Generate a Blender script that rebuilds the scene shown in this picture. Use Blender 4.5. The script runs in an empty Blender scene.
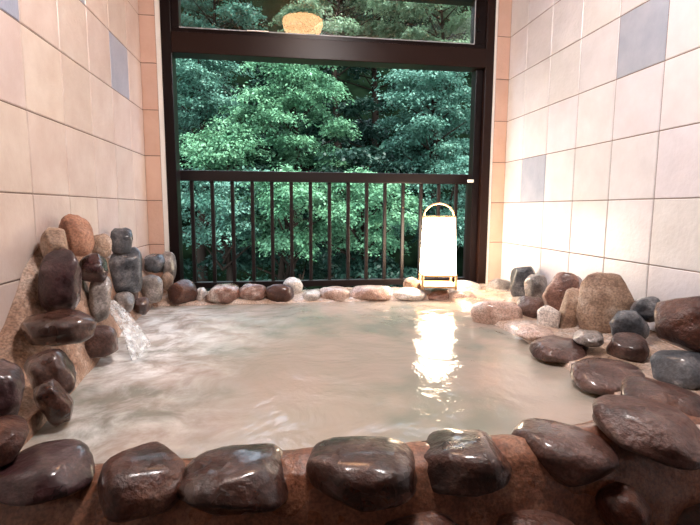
import bpy, bmesh, math, random
import numpy as np
from mathutils import Vector, Matrix, noise, Euler
C = bpy.context.scene.collection
SC = bpy.context.scene
R = math.radians
H = 1.10                      # height of the eye above the washing floor; world z = eye z + H

# ------------------------------------------------------------------ camera
F_PX, YAW, PITCH, ROLL = 463.5, .1449, .1155, .004
cam_d = bpy.data.cameras.new('camera'); cam = bpy.data.objects.new('camera', cam_d); C.objects.link(cam)
cam_d.sensor_width = 36; cam_d.lens = F_PX * 36 / 700; cam_d.clip_start = .02
cam.matrix_world = (Matrix.Translation((0, 0, H)) @ Matrix.Rotation(-YAW, 4, 'Z') @ Matrix.Rotation(R(90) - PITCH, 4, 'X')
                    @ Matrix.Rotation(ROLL, 4, 'Z'))
SC.camera = cam

# ------------------------------------------------------------------ sky, sun, exposure
world = bpy.data.worlds.new('sky'); SC.world = world; world.use_nodes = True
wn = world.node_tree.nodes; wl = world.node_tree.links
bg = wn['Background']
tc = wn.new('ShaderNodeTexCoord'); sx = wn.new('ShaderNodeSeparateXYZ'); cr = wn.new('ShaderNodeValToRGB')
wl.new(tc.outputs['Generated'], sx.inputs[0]); wl.new(sx.outputs['Z'], cr.inputs[0]); wl.new(cr.outputs[0], bg.inputs[0])
cr.color_ramp.elements[0].position = 0; cr.color_ramp.elements[0].color = (.80, .90, 1, 1)
cr.color_ramp.elements[1].position = 1; cr.color_ramp.elements[1].color = (.62, .78, 1, 1)
bg.inputs[1].default_value = 3.2
sun_d = bpy.data.lights.new('sun', 'SUN'); sun = bpy.data.objects.new('sun', sun_d); C.objects.link(sun)
sun_d.energy = 9; sun_d.angle = R(16); sun_d.color = (1, .97, .9)
sun.rotation_euler = Euler((R(20), R(14), 0))       # high behind the house, falls onto the hillside
SC.view_settings.view_transform = 'Standard'; SC.view_settings.look = 'None'
SC.view_settings.exposure = 0.75; SC.view_settings.gamma = 1; SC.view_settings.use_curve_mapping = False

# ------------------------------------------------------------------ helpers
def ray(px, py):
    u, v = px - 350, py - 262.5
    c, s = math.cos(-ROLL), math.sin(-ROLL); u, v = c*u - s*v, s*u + c*v
    xr, zz, d2 = u / F_PX, -v / F_PX, 1.
    c, s = math.cos(PITCH), math.sin(PITCH); z = c*zz - s*d2; d = s*zz + c*d2
    c, s = math.cos(YAW), math.sin(YAW)
    return Vector((c*xr + s*d, -s*xr + c*d, z))
def at(px, py, axis, val):
    """real point of the place seen at px,py, lying on the plane axis = val (eye coordinates)"""
    r = ray(px, py); i = 'xyz'.index(axis); r = r * (val / r[i]); return Vector((r.x, r.y, r.z + H))

def seen(P):
    x, y, z = P[:, 0], P[:, 1], P[:, 2] - H
    c, s = math.cos(YAW), math.sin(YAW); xr = c*x - s*y; d = s*x + c*y
    c, s = math.cos(PITCH), math.sin(PITCH); zz = c*z + s*d; d2 = c*d - s*z
    u, v = F_PX*xr/d2, -F_PX*zz/d2; c, s = math.cos(ROLL), math.sin(ROLL)
    return 350 + c*u - s*v, 262.5 + s*u + c*v

def tag(o, label=None, cat=None, group=None, kind=None):
    for k, v in (('label', label), ('category', cat), ('group', group), ('kind', kind)):
        if v: o[k] = v
    return o
def link(name, me, mats, parent=None, smooth=False):
    o = bpy.data.objects.new(name, me); C.objects.link(o)
    for m in (mats if isinstance(mats, (list, tuple)) else [mats]): me.materials.append(m)
    if smooth: me.polygons.foreach_set('use_smooth', [True] * len(me.polygons))
    if parent: o.parent = parent
    return o
def empty(name, loc): 
    o = bpy.data.objects.new(name, None); C.objects.link(o); o.location = loc; o.empty_display_size = .1; return o
def obj(name, bm, mats, parent=None, smooth=False, bevel=0):
    if bevel:
        bmesh.ops.bevel(bm, geom=[e for e in bm.edges], offset=bevel, segments=2, affect='EDGES', profile=.5)
    me = bpy.data.meshes.new(name); bm.normal_update(); bm.to_mesh(me); bm.free()
    return link(name, me, mats, parent, smooth)
def bx(bm, x0, x1, y0, y1, z0, z1):
    v = [bm.verts.new(p) for p in ((x0,y0,z0),(x1,y0,z0),(x1,y1,z0),(x0,y1,z0),(x0,y0,z1),(x1,y0,z1),(x1,y1,z1),(x0,y1,z1))]
    for f in ((3,2,1,0),(4,5,6,7),(0,1,5,4),(1,2,6,5),(2,3,7,6),(3,0,4,7)): bm.faces.new([v[i] for i in f])
def tube(bm, pts, r, n=10, r2=None):
    pts = [Vector(p) for p in pts]; rings = []
    for i, p in enumerate(pts):
        t = (pts[min(i+1, len(pts)-1)] - pts[max(i-1, 0)]).normalized()
        a = t.orthogonal().normalized() if i == 0 else (pa - t * pa.dot(t)).normalized()
        pa = a; b = t.cross(a)
        rr = r if r2 is None else r + (r2 - r) * i / (len(pts)-1)
        rings.append([bm.verts.new(p + (a*math.cos(2*math.pi*k/n) + b*math.sin(2*math.pi*k/n)) * rr) for k in range(n)])
    for q in range(len(rings)-1):
        for k in range(n): bm.faces.new((rings[q][k], rings[q][(k+1) % n], rings[q+1][(k+1) % n], rings[q+1][k]))
    bm.faces.new(rings[0][::-1]); bm.faces.new(rings[-1])
def lathe(bm, prof, cx, cy, n=40):
    rings = [[bm.verts.new((cx + r*math.cos(2*math.pi*k/n), cy + r*math.sin(2*math.pi*k/n), z)) for k in range(n)] for r, z in prof]
    for q in range(len(rings)-1):
        for k in range(n): bm.faces.new((rings[q][k], rings[q][(k+1) % n], rings[q+1][(k+1) % n], rings[q+1][k]))
    bm.faces.new(rings[0][::-1]); bm.faces.new(rings[-1])

# ------------------------------------------------------------------ materials
def mat(name):
    m = bpy.data.materials.new(name); m.use_nodes = True
    return m, m.node_tree.nodes, m.node_tree.links, m.node_tree.nodes['Principled BSDF']
def noise_ramp(n, l, scale, stops, detail=4, coord='Object', rough=.55, vec=None):
    t = n.new('ShaderNodeTexCoord'); nz = n.new('ShaderNodeTexNoise'); r = n.new('ShaderNodeValToRGB')
    l.new(vec if vec is not None else t.outputs[coord], nz.inputs['Vector'])
    nz.inputs['Scale'].default_value = scale; nz.inputs['Detail'].default_value = detail; nz.inputs['Roughness'].default_value = rough
    l.new(nz.outputs['Fac'], r.inputs[0])
    while len(r.color_ramp.elements) < len(stops): r.color_ramp.elements.new(.5)
    for e, (p, c) in zip(r.color_ramp.elements, stops): e.position = p; e.color = (*c, 1)
    return nz, r
def bump(n, l, src, dist, b, strength=1):
    k = n.new('ShaderNodeBump'); k.inputs['Distance'].default_value = dist; k.inputs['Strength'].default_value = strength
    l.new(src, k.inputs['Height']); l.new(k.outputs[0], b.inputs['Normal']); return k
def simple(name, col, rough=.5, metal=0, spec=.5):
    m, n, l, b = mat(name); b.inputs['Base Color'].default_value = (*col, 1); b.inputs['Roughness'].default_value = rough
    b.inputs['Metallic'].default_value = metal; b.inputs['Specular IOR Level'].default_value = spec; return m
def tile_mat(name, ca, cb, rough=.3):
    m, n, l, b = mat(name)
    nz, r = noise_ramp(n, l, 9, [(.3, ca), (.7, cb)], 6)
    at_ = n.new('ShaderNodeAttribute'); at_.attribute_name = 'tint'; at_.attribute_type = 'GEOMETRY'
    mx = n.new('ShaderNodeMix'); mx.data_type = 'RGBA'; mx.blend_type = 'MULTIPLY'; mx.inputs[0].default_value = 1
    l.new(r.outputs[0], mx.inputs[6]); l.new(at_.outputs['Color'], mx.inputs[7]); l.new(mx.outputs[2], b.inputs['Base Color'])
    b.inputs['Roughness'].default_value = rough
    n2, r2 = noise_ramp(n, l, 60, [(.35, (0,)*3), (.65, (1,)*3)], 3); bump(n, l, r2.outputs[0], .0006, b)
    return m
M = {}
M['tile_white'] = tile_mat('tile_white', (.67, .66, .68), (.77, .76, .79))
M['tile_warm_lit'] = tile_mat('tile_warm_lit', (.60, .48, .43), (.71, .61, .56))  # same tile with the left side's warm light put into its colour
M['tile_pink'] = tile_mat('tile_pink', (.66, .43, .33), (.72, .50, .40))
M['tile_blue'] = tile_mat('tile_blue', (.33, .37, .47), (.45, .48, .57))
M['grout'] = simple('grout', (.20, .14, .11), .9)
M['white_trim'] = simple('white_trim', (.85, .82, .76), .5)
M['frame'] = simple('dark_frame', (.008, .004, .004), .30, spec=.15)
M['frame_brown'] = simple('brown_frame', (.018, .008, .006), .35, spec=.15)
M['rail'] = simple('rail_metal', (.012, .007, .007), .38, spec=.35)
M['plaster'] = simple('plaster', (.55, .42, .32), .8)
M['wood'] = simple('ceiling_wood', (.25, .13, .07), .55)
M['bamboo'] = simple('bamboo', (.60, .36, .17), .45)
M['floor'] = simple('floor_stone', (.05, .035, .03), .35)

def rock(name, c1, c2, c3=None, rough=(.25, .6), coat=0, scale=11, bumpd=.004):
    m, n, l, b = mat(name)
    oi = n.new('ShaderNodeObjectInfo'); t = n.new('ShaderNodeTexCoord'); ad = n.new('ShaderNodeVectorMath'); ad.operation = 'ADD'
    mu = n.new('ShaderNodeMath'); mu.operation = 'MULTIPLY'; mu.inputs[1].default_value = 37
    l.new(oi.outputs['Random'], mu.inputs[0]); l.new(t.outputs['Object'], ad.inputs[0]); l.new(mu.outputs[0], ad.inputs[1])
    v = ad.outputs[0]
    nz, r = noise_ramp(n, l, scale, [(.34, c1), (.52, c2), (.70, c3 or c2)], 8, rough=.62, vec=v)
    nf, rf = noise_ramp(n, l, 140, [(.36, (.35,)*3), (.62, (1.4,)*3)], 3, vec=v)
    mx = n.new('ShaderNodeMix'); mx.data_type = 'RGBA'; mx.blend_type = 'MULTIPLY'; mx.inputs[0].default_value = .55
    l.new(r.outputs[0], mx.inputs[6]); l.new(rf.outputs[0], mx.inputs[7]); l.new(mx.outputs[2], b.inputs['Base Color'])
    n2, r2 = noise_ramp(n, l, 6, [(.4, (rough[0],)*3), (.62, (rough[1],)*3)], 3, vec=v); l.new(r2.outputs[0], b.inputs['Roughness'])
    n3, r3 = noise_ramp(n, l, 34, [(.3, (0,)*3), (.75, (1,)*3)], 7, vec=v); bump(n, l, r3.outputs[0], bumpd, b, .8)
    if coat:
        n4, r4 = noise_ramp(n, l, 9, [(.42, (0,)*3), (.56, (min(1, coat*2.2),)*3)], 4, vec=v); l.new(r4.outputs[0], b.inputs['Coat Weight'])
    b.inputs['Coat Roughness'].default_value = .12
    return m
M['wet_dark'] = rock('wet_dark_rock', (.018, .006, .004), (.055, .018, .011), (.13, .075, .058), (.2, .5), .5, bumpd=.006)
M['wet_red'] = rock('wet_red_rock', (.028, .008, .005), (.075, .024, .014), (.17, .08, .05), (.28, .6), .25, bumpd=.007)
M['purple'] = rock('purple_rock', (.022, .009, .011), (.06, .026, .027), (.13, .085, .08), (.2, .5), .4)
M['blue_grey'] = rock('blue_grey_rock', (.02, .023, .028), (.07, .075, .085), (.26, .26, .27), (.25, .5), .3)
M['grey'] = rock('grey_rock', (.07, .06, .055), (.18, .155, .14), (.42, .38, .36), (.3, .6), .3)
M['tan'] = rock('tan_rock', (.16, .09, .06), (.34, .23, .16), (.52, .42, .34), (.5, .8), 0)
M['tan_red'] = rock('tan_red_rock', (.24, .10, .06), (.36, .17, .10), (.45, .25, .17), (.5, .8), 0)
M['pale_pink'] = rock('pale_pink_rock', (.38, .22, .16), (.58, .42, .35), (.75, .65, .60), (.2, .5), .4)
M['pale'] = rock('pale_rock', (.48, .40, .35), (.66, .60, .55), (.80, .76, .72), (.2, .5), .4)
M['red_cap'] = rock('red_brown_rock', (.10, .04, .028), (.27, .14, .105), (.66, .56, .50), (.2, .5), .4)  # third tone puts whitish lamplight on the stone tops into the colour
M['brown_rim'] = rock('brown_rim_rock', (.038, .014, .010), (.11, .052, .040), (.20, .135, .115), (.25, .55), .35, bumpd=.006)
M['mortar'] = rock('mortar', (.12, .042, .022), (.23, .095, .052), (.36, .19, .12), (.25, .6), .5, 7, .004)  # front mortar, shade and vignette darkening put into its colour
M['mortar_tan'] = rock('tan_mortar', (.20, .10, .06), (.36, .22, .15), (.58, .46, .38), (.5, .8), 0, 8, .008)
M['mortar_lit'] = rock('lit_mortar', (.40, .27, .19), (.60, .46, .37), (.78, .70, .64), (.15, .45), .5, 9, .004)  # right and back mortar, lantern brightness put into a paler colour

# ------------------------------------------------------------------ setting: tiled room
XL, XR, D, T = -.760, 1.391, 2.790, .25
Z0 = .0413 + H                           # a joint line of the tiles
CEIL = 1.42 + H; BACK = -1.3
def tile_wall(name, side, mats, blue, u0, u1, uoff, zlo, zhi, place, w=.0035):
    """tiles as shallow bevelled slabs over a grout sheet; u runs along the wall, v up"""
    bm = bmesh.new(); rnd = random.Random(name)
    col = bm.loops.layers.float_color.new('tint')
    def P(u, v, d): return place(u, v, d)
    f = bm.faces.new([bm.verts.new(P(*q)) for q in ((u0, zlo, 0), (u1, zlo, 0), (u1, zhi, 0), (u0, zhi, 0))]); f.material_index = 2
    k0 = math.floor((zlo - Z0) / T); k1 = math.ceil((zhi - Z0) / T)
    j0 = math.floor((u0 - uoff) / T); j1 = math.ceil((u1 - uoff) / T)
    for k in range(k0, k1):
        for j in range(j0, j1):
            a, b = max(u0, uoff + j*T) + w/2, min(u1, uoff + (j+1)*T) - w/2
            c, d = max(zlo, Z0 + k*T) + w/2, min(zhi, Z0 + (k+1)*T) - w/2
            if b - a < .01 or d - c < .01: continue
            e = .0025
            lo = [bm.verts.new(P(*q)) for q in ((a, c, 0), (b, c, 0), (b, d, 0), (a, d, 0))]
            hi = [bm.verts.new(P(*q)) for q in ((a+e, c+e, .003), (b-e, c+e, .003), (b-e, d-e, .003), (a+e, d-e, .003))]
            t = rnd.uniform(.90, 1.0); tt = (t, t*rnd.uniform(.97, 1.0), t*rnd.uniform(.95, 1.0), 1)
            mi = 1 if (j, k) in blue else 0
            for fv in ([hi] + [[lo[i], lo[(i+1) % 4], hi[(i+1) % 4], hi[i]] for i in range(4)]):
                f = bm.faces.new(fv); f.material_index = mi
                for lp in f.loops: lp[col] = tt
    o = obj(name, bm, mats); tag(o, kind='structure')
    return o
# left wall: u = y, columns counted from the joint .226 m off the corner
tile_wall('wall_left', 'l', [M['tile_warm_lit'], M['tile_blue'], M['grout']], {(-1, 2), (-5, 2), (-3, 3), (-8, 1)}, BACK, D, D - .2263, 0, CEIL,
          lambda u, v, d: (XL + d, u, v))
tile_wall('wall_right', 'r', [M['tile_white'], M['tile_blue'], M['grout']], {(-4, 2), (-1, 0), (-7, 1)}, BACK, D, D - .2073, 0, CEIL,
          lambda u, v, d: (XR - d, u, v))
def back_face(u, v, d): return (u, D - d, v)
LS, RS = -.673, 1.303                    # inner ends of the tiled strips
tile_wall('wall_back', 'bl', [M['tile_pink'], M['tile_blue'], M['grout']], set(), XL, LS, XL - .13, 0, CEIL, back_face)
tile_wall('wall_back', 'br', [M['tile_pink'], M['tile_blue'], M['grout']], set(), RS, XR, XR - .21, 0, CEIL, back_face)
bm = bmesh.new(); bx(bm, XL - .12, LS, D + .001, D + .12, 0, CEIL); bx(bm, RS, XR + .12, D + .001, D + .12, 0, CEIL)
bx(bm, LS, RS, D + .001, D + .12, 0, H - .56); bx(bm, LS, RS, D + .001, D + .12, H + 1.30, CEIL)
tag(obj('wall_back', bm, M['plaster']), kind='structure')
bm = bmesh.new(); bx(bm, XL - .12, XL - .001, BACK, D + .12, -.1, CEIL); tag(obj('wall_left', bm, M['plaster']), kind='structure')
bm = bmesh.new(); bx(bm, XR + .001, XR + .12, BACK, D + .12, -.1, CEIL); tag(obj('wall_right', bm, M['plaster']), kind='structure')
bm = bmesh.new(); bx(bm, XL - .12, XR + .12, BACK - .12, BACK, -.1, CEIL); tag(obj('wall_front', bm, simple('dark_panel', (.06, .03, .02), .5)), kind='structure')
bm = bmesh.new(); bx(bm, XL - .12, XR + .12, BACK - .12, D + .12, CEIL, CEIL + .1); tag(obj('ceiling', bm, M['wood']), kind='structure')
bm = bmesh.new(); bx(bm, XL, XR, BACK, D, -.1, 0); tag(obj('floor', bm, M['floor']), kind='structure')
# white strips beside the frame
for a, b in ((LS, -.644), (1.284, RS)):
    bm = bmesh.new(); bx(bm, a, b, D - .004, D + .10, H - .55, H + 1.30); tag(obj('trim_1' if a < 0 else 'trim_2', bm, M['white_trim'], bevel=.002), kind='structure')

# ---- window frame with the glazed transom
win = empty('window_1', (.32, D + .04, H - .55)); tag(win, kind='structure')
def wbox(name, m, *b, bev=.003):
    bm = bmesh.new(); bx(bm, *b); bmesh.ops.translate(bm, verts=bm.verts, vec=-win.location); return obj(name, bm, m, win, bevel=bev)
FY0, FY1 = D - .012, D + .09
wbox('jamb', M['frame'], -.644, -.590, FY0, FY1, H - .55, H + 1.30)
wbox('jamb', M['frame_brown'], 1.232, 1.284, FY0, FY1, H - .55, H + 1.30)
wbox('jamb_stop', M['frame'], 1.185, 1.232, FY0 + .03, FY1, H - .55, H + .85)
wbox('transom', M['frame_brown'], -.590, 1.232, FY0 - .008, FY1, H + .850, H + .960)
wbox('head', M['frame'], -.644, 1.284, FY0, FY1, H + 1.24, H + 1.30)
wbox('sill', M['frame'], -.590, 1.232, FY0, FY1, H - .56, H - .525)
wbox('sash_rail', M['frame'], -.590, 1.232, FY0 + .012, FY1 - .02, H + .960, H + .990)
wbox('sash_stile', M['frame'], -.590, -.548, FY0 + .012, FY1 - .02, H + .990, H + 1.24)
wbox('sash_stile', M['frame'], 1.160, 1.232, FY0 + .012, FY1 - .02, H + .990, H + 1.24)
g = wbox('sash_beading', simple('beading', (.35, .36, .38), .35), -.548, 1.160, FY0 + .010, FY0 + .016, H + .986, H + .992, bev=.001)
wbox('sash_beading', g.data.materials[0], 1.156, 1.162, FY0 + .010, FY0 + .016, H + .992, H + 1.24, bev=.001)
m, n, l, b = mat('glass'); n.remove(b)
tr = n.new('ShaderNodeBsdfTransparent'); tr.inputs[0].default_value = (.90, .94, .93, 1)
gl = n.new('ShaderNodeBsdfGlossy'); gl.inputs['Roughness'].default_value = .01
fr = n.new('ShaderNodeFresnel'); fr.inputs[0].default_value = 1.6; mx = n.new('ShaderNodeMixShader')
l.new(fr.outputs[0], mx.inputs[0]); l.new(tr.outputs[0], mx.inputs[1]); l.new(gl.outputs[0], mx.inputs[2]); l.new(mx.outputs[0], n['Material Output'].inputs[0])
M['glass'] = m
wbox('glass_pane', M['glass'], -.548, 1.160, D + .010, D + .014, H + .990, H + 1.24, bev=0)
q = at(258, 29, 'y', FY0)
wbox('stay_arm', M['white_trim'], q.x - .06, q.x + .06, FY0 - .004, FY0 + .006, H + .984, H + .990, bev=.001)
wbox('latch', M['frame'], 1.176, 1.190, FY0 - .004, FY0 + .014, H + 1.06, H + 1.14)
wbox('catch', M['white_trim'], 1.150, 1.186, FY0 + .012, FY0 + .03, H + .166, H + .184, bev=.002)

# ------------------------------------------------------------------ bath: basin, water
WZ = H - .52                              # water level
EDGE_L = [(.60, -.545), (.99, -.555), (1.24, -.575), (1.65, -.622), (2.06, -.672), (2.60, -.690)]
EDGE_R = [(.60, .80), (.95, .82), (1.08, .86), (1.30, .895), (1.69, .935), (2.43, .93), (2.6, .93)]
def interp(tab, t):
    for (a, u), (b, v) in zip(tab, tab[1:]):
        if t <= b: return u + (v-u) * max(0, (t-a)/(b-a))
    return tab[-1][1]
basin = empty('bath_basin', (.1, 1.7, 0)); tag(basin, 'cement bath basin with mortar rims bedding the stones, between tiled walls', 'bath')
def hfield(name, m, us, vs, fn, parent=basin, amp=.010, sc=9, smooth=True):
    """grid surface; fn(u, v) -> Vector in world"""
    bm = bmesh.new(); g = []
    for u in us:
        row = []
        for v in vs:
            p = Vector(fn(u, v)); k = noise.noise(p * sc) + .5 * noise.noise(p * sc * 2.3)
            row.append(bm.verts.new(p + Vector((0, 0, amp * k)) - parent.location))
        g.append(row)
    for i in range(len(us)-1):
        for j in range(len(vs)-1): bm.faces.new((g[i][j], g[i+1][j], g[i+1][j+1], g[i][j+1]))
    bmesh.ops.recalc_face_normals(bm, faces=bm.faces)
    return obj(name, bm, m, parent, smooth)
lin = lambda a, b, n: [a + (b-a)*i/(n-1) for i in range(n)]
m, n, l, b = mat('basin_tile'); nz, r = noise_ramp(n, l, 3, [(.35, (.50, .34, .25)), (.65, (.62, .45, .34))], 3)
l.new(r.outputs[0], b.inputs['Base Color']); b.inputs['Roughness'].default_value = .6; M['basin'] = m
bm = bmesh.new(); bx(bm, -.745, 1.0, .80, 2.66, WZ - .50, WZ - .42); bmesh.ops.translate(bm, verts=bm.verts, vec=-basin.location)
obj('basin_floor', bm, M['basin'], basin)
# left bank rises up the wall under the heap of stones
TOPL = [(.60, .04), (1.05, .05), (1.22, .09), (1.36, .20), (1.48, .34), (1.62, .42), (1.80, .38), (2.05, .33), (2.35, .24), (2.60, .19), (2.79, .15)]
def left_bank(y, s):
    e = interp(EDGE_L, y); top = interp(TOPL, y); w = XL + .004
    prof = [(0, top), (.18, top*.93), (.45, top*.62), (.75, top*.26), (.92, .035), (1.0, -.03), (1.06, -.42)]
    for (a, u), (b_, v) in zip(prof, prof[1:]):
        if s <= b_ + 1e-6: zz = u + (v-u)*(s-a)/(b_-a); break
    return (w + (e - w) * min(s, 1.06), y, WZ + zz)
hfield('side_bank', M['mortar_tan'], lin(.86, 2.785, 120), [0, .09, .18, .3, .45, .6, .75, .84, .92, .96, 1.0, 1.03, 1.06], left_bank)
TOPR = [(.66, .0), (1.0, .02), (1.4, .05), (2.0, .06), (2.79, .05)]
def right_bank(y, s):
    e = interp(EDGE_R, y); top = interp(TOPR, y); w = XR - .004
    prof = [(0, top), (.3, top*.9), (.55, top*.55), (.8, .035), (.94, .022), (1.0, -.03), (1.03, -.42)]
    for (a, u), (b_, v) in zip(prof, prof[1:]):
        if s <= b_ + 1e-6: zz = u + (v-u)*(s-a)/(b_-a); break
    return (w + (e - w) * min(s, 1.03), y, WZ + zz)
hfield('side_bank', M['mortar_lit'], lin(.86, 2.785, 120), [0, .1, .2, .3, .42, .55, .65, .73, .8, .87, .94, .97, 1.0, 1.03], right_bank)
def rim(prof):
    def fn(x, s):
        up = .045*max(0, min(1, (x-.62)/.2)) if prof[0][0] < 1 else 0
        i = min(int(s), len(prof)-2); t = s - i
        return (x, prof[i][0] + (prof[i+1][0]-prof[i][0])*t, WZ + up*(1 if s > 1.5 else 0) + prof[i][1] + (prof[i+1][1]-prof[i][1])*t)
    return fn
ssub = lambda n, k=3: [i/k for i in range((n-1)*k+1)]
fp = [(.985, -.42), (.975, -.03), (.955, .002), (.915, .008), (.88, -.012), (.855, -.06), (.838, -.14), (.83, -.25), (.825, -.58)]
hfield('front_rim', M['mortar'], lin(XL + .004, XR - .004, 150), ssub(len(fp)), rim(fp))
bp = [(2.785, .035), (2.70, .040), (2.60, .030), (2.55, .012), (2.53, -.03), (2.525, -.42)]
hfield('back_rim', M['mortar_lit'], lin(XL + .03, XR - .03, 150), ssub(len(bp)), rim(bp))

# water
m, n, l, b = mat('bath_water'); n.remove(b)
t = n.new('ShaderNodeTexCoord')
mp = n.new('ShaderNodeMapping'); l.new(t.outputs['Object'], mp.inputs[0])
# milky cloud and aerated white swirls from the inlet at the left
warp, _ = noise_ramp(n, l, 2.2, [(0, (0,)*3), (1, (1,)*3)], 2)
wv = n.new('ShaderNodeVectorMath'); wv.operation = 'SCALE'; wv.inputs[3].default_value = .35; l.new(warp.outputs['Color'], wv.inputs[0])
av = n.new('ShaderNodeVectorMath'); l.new(wv.outputs[0], av.inputs[0]); l.new(t.outputs['Object'], av.inputs[1])
f1, rf1 = noise_ramp(n, l, 9, [(.38, (0,)*3), (.72, (1,)*3)], 8, vec=av.outputs[0], rough=.65)
sp = n.new('ShaderNodeSeparateXYZ'); l.new(av.outputs[0], sp.inputs[0])
def mth(op, a, b_=None, clamp=False):
    q = n.new('ShaderNodeMath'); q.operation = op; q.use_clamp = clamp
    for i, x in enumerate((a, b_)):
        if x is None: continue
        if isinstance(x, (int, float)): q.inputs[i].default_value = x
        else: l.new(x, q.inputs[i])
    return q.outputs[0]
# distance from a line of churned water that starts at the inlet and crosses towards the front
xx = mth('ADD', sp.outputs['X'], mth('MULTIPLY', sp.outputs['Y'], .22))
dx = mth('ABSOLUTE', mth('SUBTRACT', xx, 0.05))
near = mth('SUBTRACT', 1.0, mth('DIVIDE', dx, .40), clamp=True)
foam = mth('MULTIPLY', rf1.outputs[0], near)
vd = n.new('ShaderNodeVectorMath'); vd.operation = 'DISTANCE'; l.new(av.outputs[0], vd.inputs[0]); vd.inputs[1].default_value = (-.28, 2.15, .75)
inl = mth('SUBTRACT', 1.0, mth('DIVIDE', vd.outputs['Value'], .62), clamp=True)
foam = mth('ADD', foam, mth('MULTIPLY', inl, mth('ADD', .35, rf1.outputs[0])), clamp=True)
f2, rf2 = noise_ramp(n, l, 2.5, [(.38, (.42, .43, .37)), (.50, (.64, .55, .47)), (.66, (.72, .58, .50))], 3)
mc = n.new('ShaderNodeMix'); mc.data_type = 'RGBA'; l.new(foam, mc.inputs[0]); l.new(rf2.outputs[0], mc.inputs[6]); mc.inputs[7].default_value = (.86, .86, .84, 1)
df = n.new('ShaderNodeBsdfDiffuse'); l.new(mc.outputs[2], df.inputs[0])
tr = n.new('ShaderNodeBsdfTransparent'); tr.inputs[0].default_value = (.80, .88, .82, 1)
m1 = n.new('ShaderNodeMixShader'); l.new(mth('SUBTRACT', .45, mth('MULTIPLY', foam, .45), clamp=True), m1.inputs[0]); l.new(df.outputs[0], m1.inputs[1]); l.new(tr.outputs[0], m1.inputs[2])
gl = n.new('ShaderNodeBsdfGlossy'); gl.inputs['Roughness'].default_value = .07
fr = n.new('ShaderNodeFresnel'); fr.inputs[0].default_value = 1.38
m2 = n.new('ShaderNodeMixShader'); l.new(fr.outputs[0], m2.inputs[0]); l.new(m1.outputs[0], m2.inputs[1]); l.new(gl.outputs[0], m2.inputs[2])
l.new(m2.outputs[0], n['Material Output'].inputs[0])
rp, rr = noise_ramp(n, l, 11, [(.2, (0,)*3), (.8, (1,)*3)], 4, vec=av.outputs[0])
bk = n.new('ShaderNodeBump'); bk.inputs['Distance'].default_value = .006; bk.inputs['Strength'].default_value = .6; l.new(rr.outputs[0], bk.inputs['Height'])
for q in (gl, fr): l.new(bk.outputs[0], q.inputs['Normal'])
l.new(bk.outputs[0], df.inputs['Normal'])
M['water'] = m
bm = bmesh.new(); g = []
for y in lin(.958, 2.56, 90):
    xa, xb = interp(EDGE_L, y) - .02, interp(EDGE_R, y) + .02
    row = []
    for k in range(80):
        x = xa + (xb-xa)*k/79; dd = math.hypot(x + .60, y - 2.0)
        z = WZ + .0025*noise.noise(Vector((x*8, y*8, 0))) + (.010*noise.noise(Vector((x*14, y*14, 3))) * math.exp(-dd*2.2))
        row.append(bm.verts.new((x, y, z)))
    g.append(row)
for i in range(89):
    for j in range(79): bm.faces.new((g[i][j], g[i][j+1], g[i+1][j+1], g[i+1][j]))
tag(obj('bath_water', bm, M['water'], smooth=True), 'milky hot spring water filling the stone bath, white swirls at left', 'water', kind='stuff')

# inlet: white stream pouring between the stones of the left heap
m, n, l, b = mat('stream'); b.inputs['Base Color'].default_value = (.88, .9, .9, 1); b.inputs['Roughness'].default_value = .15
nz, r = noise_ramp(n, l, 45, [(.42, (.1,)*3), (.68, (.75,)*3)], 3); l.new(r.outputs[0], b.inputs['Alpha']); M['stream'] = m
bm = bmesh.new(); rows = []
for i in range(22):
    t_ = i/21; x = -.70 + .20*t_; z = WZ + .15 - .02*t_ - .15*t_*t_; hw = .030 + .075*t_
    rows.append([bm.verts.new((x + .012*noise.noise(Vector((k*.5, t_*4, 1))), 1.93 - .22*t_ + hw*(k/9 - 1)*1.0, z + .012*noise.noise(Vector((k*.6, t_*5, 7))))) for k in range(19)])
for i in range(21):
    for k in range(18): bm.faces.new((rows[i][k], rows[i][k+1], rows[i+1][k+1], rows[i+1][k]))
o = obj('water_stream', bm, M['stream'], smooth=True); sm = o.modifiers.new('thick', 'SOLIDIFY'); sm.thickness = .006
tag(o, 'white stream of hot water pouring from the left stones into the bath', 'water')

# ------------------------------------------------------------------ stones
def stone_mesh(hx, hy, hz, seed, box=.5, rough=1.0, pointed=0):
    """half sizes hx (along), hy (into depth), hz (up)"""
    rnd = random.Random(seed); bm = bmesh.new()
    bmesh.ops.create_icosphere(bm, subdivisions=4, radius=1)
    off = Vector((rnd.uniform(-90, 90), rnd.uniform(-90, 90), rnd.uniform(-90, 90)))
    e = 1 / (1 + box)
    planes = []
    for _ in range(6):
        d = Vector((rnd.gauss(0, 1), rnd.gauss(0, 1), rnd.gauss(0, 1))).normalized(); planes.append((d, rnd.uniform(.80, .93)))
    for v in bm.verts:
        p = v.co.normalized()
        s = (abs(p.x)**(2/e) + abs(p.y)**(2/e) + abs(p.z)**(2/e)) ** (-e/2)
        q = p * s
        q *= 1 + rough * (.15*noise.noise(p*1.3 + off) + .06*noise.noise(p*3.1 + off) + .022*noise.noise(p*7.5 + off) + .012*noise.noise(p*15 + off))
        for d, c in planes:
            k = q.dot(d)
            if k > c: q -= d * (k-c) * .8
        if pointed: q.z *= 1 - pointed * max(0, -q.x) ; q.y *= 1 - .5*pointed*max(0, -q.x)
        v.co = q
    for i, hh in enumerate((hx, hy, hz)):
        lo = min(v.co[i] for v in bm.verts); hi = max(v.co[i] for v in bm.verts)
        for v in bm.verts: v.co[i] = (v.co[i] - (lo+hi)/2) / ((hi-lo)/2) * hh
    me = bpy.data.meshes.new('stone'); bm.to_mesh(me); bm.free(); return me

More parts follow.
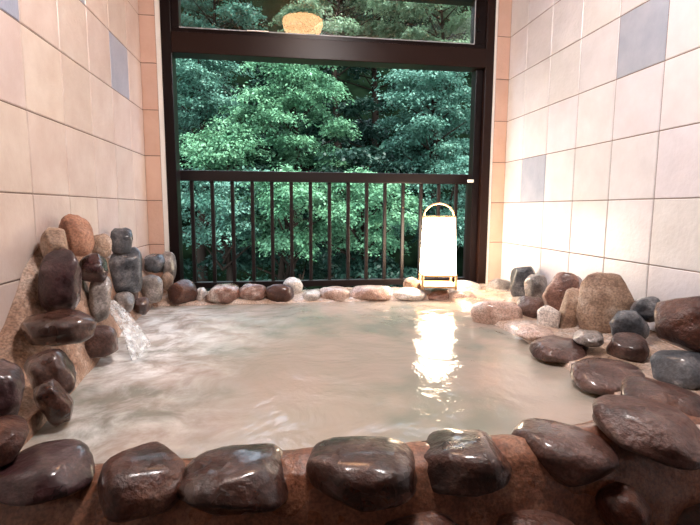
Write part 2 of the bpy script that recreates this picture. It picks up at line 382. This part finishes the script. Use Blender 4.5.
# x0,x1,y0,y1: extent seen, plane, half depth, material, boxiness, in-plane tilt (deg, clockwise), group, label
G_L, G_B, G_R, G_F, G_W = ('stones heaped against the left wall', 'stones along the window side of the bath', 'stones banked along the right wall',
                      'large wet stones along the front rim', 'stones set in the front wall of the bath')
STONES = [
 # left heap
 (41, 67, 228, 264, 'x', -.70, .06, 'tan', .3, 5, G_L, 'tan upright stone at the far left top of the left heap'),
 (60, 93, 215, 254, 'x', -.69, .06, 'tan_red', .45, 0, G_L, 'reddish tan block, highest stone of the left heap'),
 (91, 111, 234, 257, 'x', -.69, .05, 'tan', .3, 0, G_L, 'small tan stone between the reddish block and a slate grey block'),
 (111, 132, 228, 253, 'x', -.69, .05, 'blue_grey', .7, 0, G_L, 'slate grey angular block on top of the left heap, nearer the window'),
 (40, 80, 250, 310, 'x', -.655, .065, 'purple', .55, 6, G_L, 'large dark purple-brown upright stone in the middle of the left heap'),
 (80, 107, 254, 281, 'x', -.665, .055, 'purple', .3, 0, G_L, 'small dark maroon stone right of the large dark upright one'),
 (110, 141, 248, 290, 'x', -.68, .055, 'blue_grey', .5, 0, G_L, 'blue-grey upright stone directly below the slate grey block'),
 (89, 111, 275, 320, 'x', -.655, .055, 'grey', .4, 8, G_L, 'grey-green narrow stone above the pouring water'),
 (24, 94, 310, 344, 'x', -.62, .075, 'wet_dark', .5, 0, G_L, 'long reddish brown stone lying below the dark upright stone'),
 (84, 117, 326, 356, 'x', -.61, .06, 'brown_rim', .3, 0, G_L, 'pinkish grey wet stone at the waterline by the pouring water'),
 (26, 74, 350, 398, 'x', -.58, .06, 'wet_dark', .5, -20, G_L, 'dark glossy stone below the long reddish brown one'),
 (35, 72, 380, 424, 'x', -.545, .05, 'wet_dark', .4, -22, G_L, 'slanting blackish stone half in the water on the left'),
 (-22, 23, 360, 421, 'x', -.60, .07, 'purple', .5, 0, G_L, 'dark speckled stone cut off by the left edge of the view'),
 (-36, 26, 416, 466, 'x', -.55, .07, 'wet_red', .4, -10, G_L, 'dull red-brown stone low at the left edge, touching the front rim'),
 (145, 166, 254, 272, 'x', -.69, .05, 'blue_grey', .4, 0, G_L, 'slate grey stone directly beneath the pink tile strip left of the window'),
 (163, 176, 252, 279, 'y', 2.68, .05, 'grey', .4, 0, G_L, 'narrow grey-tan stone leaning against the left window jamb'),
 (140, 162, 275, 302, 'x', -.67, .05, 'grey', .3, 0, G_L, 'rounded grey stone above the back left corner of the water'),
 (160, 173, 272, 290, 'y', 2.62, .04, 'tan', .3, 0, G_L, 'little tan stone squeezed beside the left window jamb'),
 (114, 134, 292, 311, 'x', -.67, .045, 'grey', .4, 0, G_L, 'small pale grey stone wetted by the inlet, in the left heap'),
 (134, 149, 297, 314, 'x', -.66, .04, 'wet_dark', .3, 0, G_L, 'small dark brown stone at the waterline in the back left corner'),
 (128, 138, 274, 300, 'x', -.675, .04, 'wet_dark', .3, 0, G_L, 'thin brown upright stone between two grey ones in the left heap'),
 # window side
 (167, 198, 279, 305, 'y', 2.60, .08, 'wet_red', .3, 0, G_B, 'round maroon stone at the left end of the window row'),
 (196, 207, 287, 302, 'y', 2.62, .05, 'pale', .3, 0, G_B, 'tiny pale stone beside the round maroon stone'),
 (205, 240, 283, 304, 'y', 2.60, .08, 'red_cap', .6, 0, G_B, 'red-brown flat-topped stone second of the large ones in the window row'),
 (238, 267, 283, 302, 'y', 2.61, .07, 'red_cap', .4, -6, G_B, 'red-grey wedge stone right of the flat-topped red-brown one'),
 (265, 294, 284, 303, 'y', 2.59, .06, 'wet_red', .4, 0, G_B, 'dark red low stone in front of the round white stone'),
 (283, 303, 277, 295, 'y', 2.68, .06, 'pale', .2, 0, G_B, 'round whitish stone standing behind a dark red stone'),
 (302, 321, 290, 302, 'y', 2.60, .06, 'pale', .3, 0, G_B, 'small white stone in the middle of the window row'),
 (319, 350, 286, 302, 'y', 2.60, .07, 'pale_pink', .5, 0, G_B, 'pinkish stone with pale top in the middle of the window row'),
 (349, 392, 287, 301, 'y', 2.60, .08, 'pale_pink', .6, 0, G_B, 'long low pale pink stone left of centre under the railing'),
 (392, 427, 287, 302, 'y', 2.58, .08, 'pale', .4, 0, G_B, 'pale stone just left of the lantern foot at the waterline'),
 (403, 422, 277, 292, 'y', 2.70, .05, 'tan', .3, 0, G_B, 'tan stone standing behind, just left of the lantern'),
 (427, 452, 288, 303, 'y', 2.60, .10, 'red_cap', .7, 0, G_B, 'orange-brown flat stone the lantern stands on'),
 (451, 481, 280, 294, 'y', 2.70, .06, 'pale', .5, 0, G_B, 'whitish stone behind, just right of the lantern'),
 (449, 478, 290, 308, 'y', 2.50, .07, 'pale_pink', .4, 6, G_B, 'pinkish stone in front of the whitish one right of the lantern'),
 (487, 513, 279, 303, 'y', 2.62, .07, 'grey', .3, 0, G_R, 'round greyish tan stone in the corner below the right tile strip'),
 (473, 521, 301, 328, 'x', .98, .07, 'pale_pink', .5, 0, G_R, 'flat pale pink wet stone where window row meets right bank'),
 # right bank
 (511, 535, 267, 297, 'x', 1.30, .06, 'blue_grey', .4, 0, G_R, 'dark grey angular stone, farthest upright one on the right wall'),
 (525, 547, 275, 303, 'x', 1.26, .05, 'grey', .3, 0, G_R, 'lighter grey rounded stone beside the farthest dark grey one on the right'),
 (516, 544, 296, 318, 'x', 1.14, .06, 'brown_rim', .3, 0, G_R, 'brownish pink round stone below the lighter grey rounded one'),
 (544, 581, 273, 314, 'x', 1.28, .06, 'red_cap', .4, 20, G_R, 'brown stone leaning on the right wall left of the big tan boulder'),
 (557, 582, 289, 336, 'x', 1.19, .05, 'tan', .4, 8, G_R, 'slim light tan stone standing in front of the leaning brown one'),
 (579, 633, 274, 333, 'x', 1.26, .08, 'tan', .45, 0, G_R, 'big tan boulder, largest upright stone on the right'),
 (631, 660, 297, 321, 'x', 1.30, .06, 'blue_grey', .4, 0, G_R, 'dark grey stone against the wall between tan boulder and red-brown boulder'),
 (611, 648, 311, 340, 'x', 1.22, .06, 'blue_grey', .3, 0, G_R, 'dark slate stone with pale streaks below the right side of tan boulder'),
 (657, 718, 297, 353, 'x', 1.24, .09, 'wet_red', .45, 0, G_R, 'large red-brown boulder at the right edge'),
 (653, 714, 351, 391, 'x', 1.17, .08, 'blue_grey', .4, 0, G_R, 'blackish green stone below the large red-brown boulder'),
 (608, 648, 333, 366, 'x', 1.14, .06, 'brown_rim', .4, 10, G_R, 'brown-grey domed stone below the dark slate stone'),
 (532, 588, 337, 363, 'z', -.49, .075, 'brown_rim', .5, 4, G_R, 'dark brown slab jutting over the water on the right bank'),
 (573, 643, 358, 394, 'z', -.49, .08, 'brown_rim', .5, 4, G_R, 'broad flat brown stone with wet shining edge, nearer than the jutting slab'),
 (624, 706, 385, 413, 'z', -.47, .07, 'wet_red', .4, 6, G_R, 'reddish flat stone in front of the blackish green one'),
 (538, 560, 306, 331, 'x', 1.12, .05, 'pale', .3, 0, G_R, 'whitish stone between the brownish pink round stone and slim tan stone'),
 (517, 553, 324, 342, 'z', -.49, .06, 'pale_pink', .4, 5, G_R, 'pale pink flat stone behind the jutting dark slab'),
 (574, 603, 330, 346, 'z', -.44, .05, 'grey', .3, 0, G_R, 'small grey stone at the foot of the big tan boulder'),
 # front rim
 (-18, 95, 441, 504, 'y', .90, .085, 'purple', .6, 0, G_F, 'dark angular stone with pointed left end, leftmost on the front rim'),
 (97, 186, 441, 523, 'y', .89, .085, 'wet_red', .6, 0, G_F, 'brown rough-topped stone second from the left on front rim'),
 (176, 291, 443, 516, 'y', .89, .09, 'wet_dark', .6, 0, G_F, 'glossy black-brown stone third from the left on the front rim'),
 (306, 418, 436, 512, 'y', .89, .09, 'wet_dark', .6, 0, G_F, 'glossy dark stone in the middle of the front rim'),
 (414, 512, 428, 497, 'y', .90, .085, 'wet_dark', .5, -6, G_F, 'brown wet stone right of middle on the front rim'),
 (508, 619, 418, 487, 'y', .91, .085, 'brown_rim', .6, 3, G_F, 'smooth brown egg-shaped stone towards the right of front rim'),
 (592, 712, 402, 463, 'y', .87, .10, 'brown_rim', .4, 7, G_F, 'large sloping grey-brown stone in the front right corner'),
 # lower row
 (594, 652, 481, 540, 'y', .825, .055, 'wet_red', .4, 0, G_W, 'rough reddish stone low in the front wall at the right'),
 (488, 582, 503, 560, 'y', .825, .055, 'wet_red', .5, 0, G_W, 'dark red stone low under the smooth egg-shaped rim stone'),
 (672, 735, 498, 570, 'y', .825, .055, 'wet_dark', .5, 0, G_W, 'black stone in the bottom right corner'),
 (372, 476, 509, 570, 'y', .825, .055, 'wet_red', .5, 0, G_W, 'reddish stone peeping at the bottom below the middle gap'),
]
for i, (x0, x1, y0, y1, ax, val, hd, mk, bxn, tilt, grp, lab) in enumerate(STONES):
    c = at((x0+x1)/2, (y0+y1)/2, ax, val); loc = Vector((c.x, c.y, c.z - H))
    fwd = Vector((math.sin(YAW), math.cos(YAW), 0)); dist = loc.dot(Vector((fwd.x*math.cos(PITCH), fwd.y*math.cos(PITCH), -math.sin(PITCH))))
    hw = (x1-x0)/2*dist/F_PX; hh = (y1-y0)/2*dist/F_PX
    az = math.atan2(loc.x, loc.y)
    elev = math.atan2(-loc.z, math.hypot(loc.x, loc.y))
    # seen height = hh; a lying stone shows part of its depth too
    hz = math.sqrt(max(1e-6, hh*hh - (hd*math.sin(elev))**2)) / math.cos(elev) if hh > hd*math.sin(elev)*1.15 else hh*.62
    if ax == 'z':
        hz = hh*.62; hd = max(hd, hh*.9/ max(.3, math.sin(elev)))*.8
    rot = Euler((0, R(tilt), -az)).to_matrix(); unit = stone_mesh(1, 1, 1, 41 if 'egg' in lab else i*7+3, bxn, rough=.3 if 'egg' in lab else .6 if grp == G_F else 1, pointed=.45 if 'pointed' in lab else 0)
    co = np.empty(len(unit.vertices)*3); unit.vertices.foreach_get('co', co); co = co.reshape(-1, 3); Rm = np.array(rot)
    if grp in (G_L, G_R):                                   # the banks are packed, stones touch
        gx, gy = (x1-x0)*.05, (y1-y0)*.05; x0 -= gx; x1 += gx; y0 -= gy*.6; y1 += gy*1.4
    for it in range(6):                                     # size the stone so that it measures what the photograph shows
        P = (co * (hw, hd, hz)) @ Rm.T + np.array(c); pu, pv = seen(P)
        bw, bh = pu.max() - pu.min(), pv.max() - pv.min()
        hw *= min(1.3, max(.75, (x1-x0)/bw)); hz = max(hz * min(1.3, max(.7, ((y1-y0)/bh)**1.3)), hw*.38)
        sh = at((x0+x1)/2, (y0+y1)/2, 'y', c.y) - at((pu.max()+pu.min())/2, (pv.max()+pv.min())/2, 'y', c.y)
        c = c + Vector((sh.x, sh.y, sh.z))
    unit.vertices.foreach_set('co', (co * (hw, hd, hz)).ravel()); unit.update()
    o = link('bath_stone', unit, M[mk], smooth=True); o.location = c
    o.rotation_euler = (0, R(tilt), -az)
    tag(o, lab, 'stone', grp)

# ------------------------------------------------------------------ lantern
LX, LY = .900, 2.60; LZ = at(438, 287, 'y', LY).z
lan = empty('paper_lantern', (LX, LY, LZ)); lan.rotation_euler.z = R(-12)
tag(lan, 'lit white paper lantern with arched bamboo handle standing on the window side stones', 'lantern')
def ring(w, z, rr=.030, n=6, dz=0):
    pts = []
    for q, (sx_, sy_) in enumerate(((1,1),(-1,1),(-1,-1),(1,-1))):
        for k in range(n+1):
            a = math.pi/2*(q + k/n); pts.append((sx_*(w-rr) + rr*math.cos(a), sy_*(w-rr) + rr*math.sin(a), z))
    return pts
bm = bmesh.new(); prev = None
for k in range(13):
    t_ = k/12; w = .098 - .012*t_
    r_ = [bm.verts.new(p) for p in ring(w, .085 + .325*t_)]
    if prev:
        for q in range(len(r_)): bm.faces.new((prev[q], prev[(q+1) % len(r_)], r_[(q+1) % len(r_)], r_[q]))
    prev = r_
m, n, l, b = mat('lit_paper'); b.inputs['Base Color'].default_value = (.9, .85, .75, 1); b.inputs['Emission Color'].default_value = (1, .80, .58, 1); b.inputs['Emission Strength'].default_value = 13
obj('paper_shade', bm, m, lan, True)
for nm, z, w in (('top_hoop', .412, .088), ('bottom_hoop', .080, .099)):
    bm = bmesh.new(); p = ring(w, z); tube(bm, p + [p[0]], .005, 8); obj(nm, bm, M['bamboo'], lan, True)
bm = bmesh.new(); tube(bm, [(-.088, 0, .40), (-.087, 0, .42), (-.080, 0, .445), (-.062, 0, .468), (-.035, 0, .484), (0, 0, .490), (.035, 0, .484), (.062, 0, .468), (.080, 0, .445), (.087, 0, .42), (.088, 0, .40)], .0055, 10); obj('handle', bm, M['bamboo'], lan, True)
for a in (-1, 1):
    for b_ in (-1, 1):
        bm = bmesh.new(); tube(bm, [(a*.094, b_*.094, 0), (a*.094, b_*.094, .085)], .007, 8); obj('leg', bm, M['bamboo'], lan, True)
bm = bmesh.new(); bx(bm, -.10, .10, -.10, .10, .010, .022); obj('base_board', bm, M['bamboo'], lan, bevel=.003)

# ------------------------------------------------------------------ ceiling lamp (its glow shows in the transom glass)
def ceiling_lamp(x, y, power, label, r=.15, col=(1, .50, .22)):
    e = empty('ceiling_lamp', (x, y, CEIL)); tag(e, label, 'lamp', 'round ceiling lamps')
    bm = bmesh.new(); lathe(bm, [(r*1.05, -.001), (r*1.08, -.015), (r*1.02, -.022), (.02, -.022)], 0, 0); obj('rim', bm, M['bamboo'], e, True)
    bm = bmesh.new(); lathe(bm, [(r, -.023), (r*1.0, -.05), (r*.93, -.09), (r*.75, -.125), (r*.45, -.15), (.01, -.158)], 0, 0)
    m, n, l, b = mat('lamp_glass'); b.inputs['Emission Color'].default_value = (*col, 1); b.inputs['Emission Strength'].default_value = power
    obj('lamp_glass', bm, m, e, True)
ceiling_lamp(.17, 1.93, 8, 'round warm ceiling lamp above the bath, mirrored in the top window pane')
ceiling_lamp(.35, 1.15, 84, 'added unseen round whiter ceiling lamp over the near half of the bath', col=(1, .95, .95))  # added out of view to brighten the room with neutral light

# ------------------------------------------------------------------ balcony
RY = 2.98
rl = empty('balcony_railing', (.3, RY, H - .56)); tag(rl, 'dark metal balcony railing with thin upright bars outside the window', 'railing')
def rbox(name, *b):
    bm = bmesh.new(); bx(bm, *b); bmesh.ops.translate(bm, verts=bm.verts, vec=-rl.location); return obj(name, bm, M['rail'], rl, bevel=.003)
rz = .213 * RY / D + H
rbox('top_rail', -1.1, 1.9, RY - .03, RY + .03, rz - .062, rz)
rbox('bottom_rail', -1.1, 1.9, RY - .02, RY + .02, H - .50, H - .46)
for k in range(-5, 20):
    x = -.545 + .1207*k
    if x < -1.08 or x > 1.88: continue
    rbox('baluster', x - .011, x + .011, RY - .011, RY + .011, H - .46, rz - .062)
rbox('post', 1.22, 1.27, RY - .025, RY + .025, H - .555, rz - .05)
rbox('post', -.72, -.68, RY - .025, RY + .025, H - .555, rz - .05)
bm = bmesh.new(); bx(bm, -1.6, 2.4, D + .125, RY + .12, H - .70, H - .56); tag(obj('balcony_ledge', bm, simple('ledge', (.10, .09, .085), .8)), kind='structure')

# ------------------------------------------------------------------ hillside and trees
m, n, l, b = mat('forest_floor'); nz, r = noise_ramp(n, l, 1.6, [(.4, (.001, .002, .001)), (.6, (.003, .006, .003))], 8)
l.new(r.outputs[0], b.inputs['Base Color']); b.inputs['Roughness'].default_value = 1; b.inputs['Specular IOR Level'].default_value = 0; M['soil'] = m
bm = bmesh.new(); g = []
def hill_z(x, y): 
    t_ = max(0, y - 7.5); return -4.2 + t_*1.05 - max(0, t_-9)*.3 + .35*noise.noise(Vector((x*.4, y*.4, 0))) + (.0 if y > 7.5 else 0)
for i in range(70):
    y = 3.6 + i*.34; g.append([bm.verts.new((x, y, hill_z(x, y) + .12*noise.noise(Vector((x*1.7, y*1.7, 5))))) for x in lin(-16, 20, 90)])
for i in range(69):
    for j in range(89): bm.faces.new((g[i][j], g[i][j+1], g[i+1][j+1], g[i+1][j]))
tag(obj('hillside', bm, M['soil'], smooth=True), kind='structure')

def leaf_mat(name, c1, c2):
    m, n, l, b = mat(name)
    nz, r = noise_ramp(n, l, 2.2, [(.38, c1), (.62, c2)], 5)
    l.new(r.outputs[0], b.inputs['Base Color']); b.inputs['Roughness'].default_value = .5; b.inputs['Specular IOR Level'].default_value = .2
    tl = n.new('ShaderNodeBsdfTranslucent'); l.new(r.outputs[0], tl.inputs[0]); mx = n.new('ShaderNodeMixShader'); mx.inputs[0].default_value = .25
    l.new(b.outputs[0], mx.inputs[1]); l.new(tl.outputs[0], mx.inputs[2]); l.new(mx.outputs[0], n['Material Output'].inputs[0]); return m
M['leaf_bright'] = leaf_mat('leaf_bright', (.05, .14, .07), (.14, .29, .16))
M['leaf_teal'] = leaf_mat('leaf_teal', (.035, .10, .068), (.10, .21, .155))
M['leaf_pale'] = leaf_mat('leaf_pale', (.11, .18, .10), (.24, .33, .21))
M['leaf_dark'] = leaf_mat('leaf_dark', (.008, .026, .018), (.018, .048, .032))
M['bark'] = simple('bark', (.018, .013, .010), 1, spec=0)
LEAF = np.array([(-.5, 0, 0), (-.1, -.32, .05), (.5, 0, -.08), (-.1, .32, .05)])
def foliage(name, sprays, leaf, mat_, parent, seed, droop=.35):
    """sprays: list of (cx, cy, cz, radius, leaves); layered flat fans of leaves"""
    rg = np.random.default_rng(seed); V = []
    for cx, cy, cz, rad, cnt in sprays:
        a = rg.uniform(0, 2*np.pi, cnt); rr = rad*np.sqrt(rg.uniform(0, 1, cnt)); lobes = 1 + .35*np.sin(a*rg.integers(3, 6) + rg.uniform(0, 6))
        rr = rr*lobes; tx, ty = rg.normal(0, .18, 2)
        x = cx + rr*np.cos(a); y = cy + rr*np.sin(a)
        z = cz - droop*(rr/rad)**2*rad*.6 + tx*rr*np.cos(a) + ty*rr*np.sin(a) + rg.normal(0, .035, cnt)
        yaw = a + rg.normal(0, .8, cnt); tilt = rg.normal(.35, .35, cnt); roll = rg.normal(0, .45, cnt); s = leaf*rg.uniform(.6, 1.35, cnt)
        P = LEAF[None]*s[:, None, None]
        X, Y, Z = P[..., 0], P[..., 1], P[..., 2]
        c, s_ = np.cos(roll)[:, None], np.sin(roll)[:, None]; Y, Z = c*Y - s_*Z, s_*Y + c*Z
        c, s_ = np.cos(tilt)[:, None], np.sin(tilt)[:, None]; X, Z = c*X + s_*Z, -s_*X + c*Z
        c, s_ = np.cos(yaw)[:, None], np.sin(yaw)[:, None]; X, Y = c*X - s_*Y, s_*X + c*Y
        V.append(np.stack([X + x[:, None], Y + y[:, None], Z + z[:, None]], -1).reshape(-1, 3))
    V = np.concatenate(V); nq = len(V)//4
    me = bpy.data.meshes.new(name); me.vertices.add(len(V)); me.vertices.foreach_set('co', V.ravel().astype(np.float32))
    me.loops.add(nq*4); me.loops.foreach_set('vertex_index', np.arange(nq*4, dtype=np.int32))
    me.polygons.add(nq); me.polygons.foreach_set('loop_start', np.arange(0, nq*4, 4, dtype=np.int32))
    me.update(calc_edges=True); me.validate()
    return link(name, me, mat_, parent)
def tree(px, py, y, w, h, leafmat, n_sprays_, label, seed, leaf=.055, kind='broadleaf_tree', per=250, conic=.3, sr=.42):
    """crown centred on the point seen at px,py at depth y; w,h crown half sizes in metres"""
    c = at(px, py, 'y', y); rnd = random.Random(seed)
    gz = hill_z(c.x, y) + H*0 - .1
    base = Vector((c.x, y, gz)); e = empty(kind, base); tag(e, label, 'tree', 'trees on the slope outside')
    top = c.z + h - gz; bm = bmesh.new()
    tube(bm, [(0, 0, -.2), (rnd.uniform(-.15, .15), 0, top*.4), (rnd.uniform(-.2, .2), .1, top*.7), (0, 0, top*.92)], .13, 8, .02); obj('trunk', bm, M['bark'], e, True)
    sp = []; bb = bmesh.new()
    nb = max(6, int(n_sprays_/5.5))
    for i in range(nb):                                     # boughs, each a dome of layered sprays
        t_ = -1 + 2*(i + .5)/nb + rnd.uniform(-.12, .12); a = i*2.4 + rnd.uniform(-.4, .4); env = (1 - conic*(t_+1)/2) * math.sqrt(max(.08, 1 - min(1, abs(t_))**2.4))
        q = rnd.uniform(.55, 1)
        X = w*env*q*math.cos(a); Y = w*.8*env*q*math.sin(a); Z = c.z - gz + h*t_
        tube(bb, [(0, 0, Z - .5), (X*.5, Y*.5, Z - .3), (X, Y, Z - .12)], .022, 5, .006)
        for j in range(5):
            b2 = rnd.uniform(0, 6.28); u = rnd.uniform(.1, .9)
            sp.append((X + sr*u*math.cos(b2), Y + sr*u*math.sin(b2), Z + .28*sr*(1 - 1.6*u*u) + rnd.uniform(-.05, .05), sr*rnd.uniform(.5, .95), per))
    obj('branches', bb, M['bark'], e, True)
    foliage('foliage', sp, leaf, leafmat, e, seed)
    return e
tree(292, 108, 8.4, 1.00, 1.00, M['leaf_bright'], 120, 'bright light green tree standing in the middle above the railing', 1, per=260)
tree(228, 158, 8.0, .55, .40, M['leaf_bright'], 40, 'light green bough-like tree low at the left, just above the railing', 16, per=260, conic=0)
tree(432, 122, 8.2, .95, .95, M['leaf_teal'], 110, 'blue-green layered tree at the right above the railing', 2, per=260)
tree(200, 84, 9.4, .62, .75, M['leaf_teal'], 70, 'mid green tree at the upper left of the window opening', 3)
tree(222, 208, 6.6, .80, .42, M['leaf_teal'], 80, 'layered green maple seen through the left end of the railing', 17, leaf=.048, per=230, conic=0, sr=.32)
tree(288, 214, 6.3, .70, .46, M['leaf_bright'], 80, 'layered light green maple seen through the left half of the railing', 4, leaf=.048, per=230, conic=0, sr=.32)
tree(362, 214, 6.6, .75, .50, M['leaf_bright'], 80, 'layered green maple seen through the railing near the lantern', 5, leaf=.048, per=230, conic=0, sr=.32)
tree(450, 205, 6.8, .6, .55, M['leaf_teal'], 50, 'darker green tree seen through the railing right of the lantern', 6, leaf=.048, per=230, conic=0)
tree(340, 12, 11.5, 1.7, 1.0, M['leaf_pale'], 130, 'pale green tree high in the middle of the top pane', 7, leaf=.065)
tree(440, 15, 11.0, 1.3, 1.1, M['leaf_pale'], 100, 'light green tree at the right end of the top pane', 8, leaf=.065)
tree(215, 8, 11.8, 1.2, 1.0, M['leaf_teal'], 90, 'grey-green tree at the left end of the top pane', 9, leaf=.065)
tree(375, 75, 13.0, 2.6, 2.4, M['leaf_dark'], 150, 'very dark evergreen between the two bright trees', 10, leaf=.09, kind='evergreen_tree', sr=.6)
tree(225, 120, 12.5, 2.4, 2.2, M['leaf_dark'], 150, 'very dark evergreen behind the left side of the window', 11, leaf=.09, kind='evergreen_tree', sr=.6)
tree(110, 90, 10.5, 1.8, 2.6, M['leaf_teal'], 120, 'green tree hidden partly by the left window jamb', 12, leaf=.08)
tree(560, 90, 10.0, 1.8, 2.6, M['leaf_teal'], 120, 'green tree hidden partly by the right window jamb', 13, leaf=.08)
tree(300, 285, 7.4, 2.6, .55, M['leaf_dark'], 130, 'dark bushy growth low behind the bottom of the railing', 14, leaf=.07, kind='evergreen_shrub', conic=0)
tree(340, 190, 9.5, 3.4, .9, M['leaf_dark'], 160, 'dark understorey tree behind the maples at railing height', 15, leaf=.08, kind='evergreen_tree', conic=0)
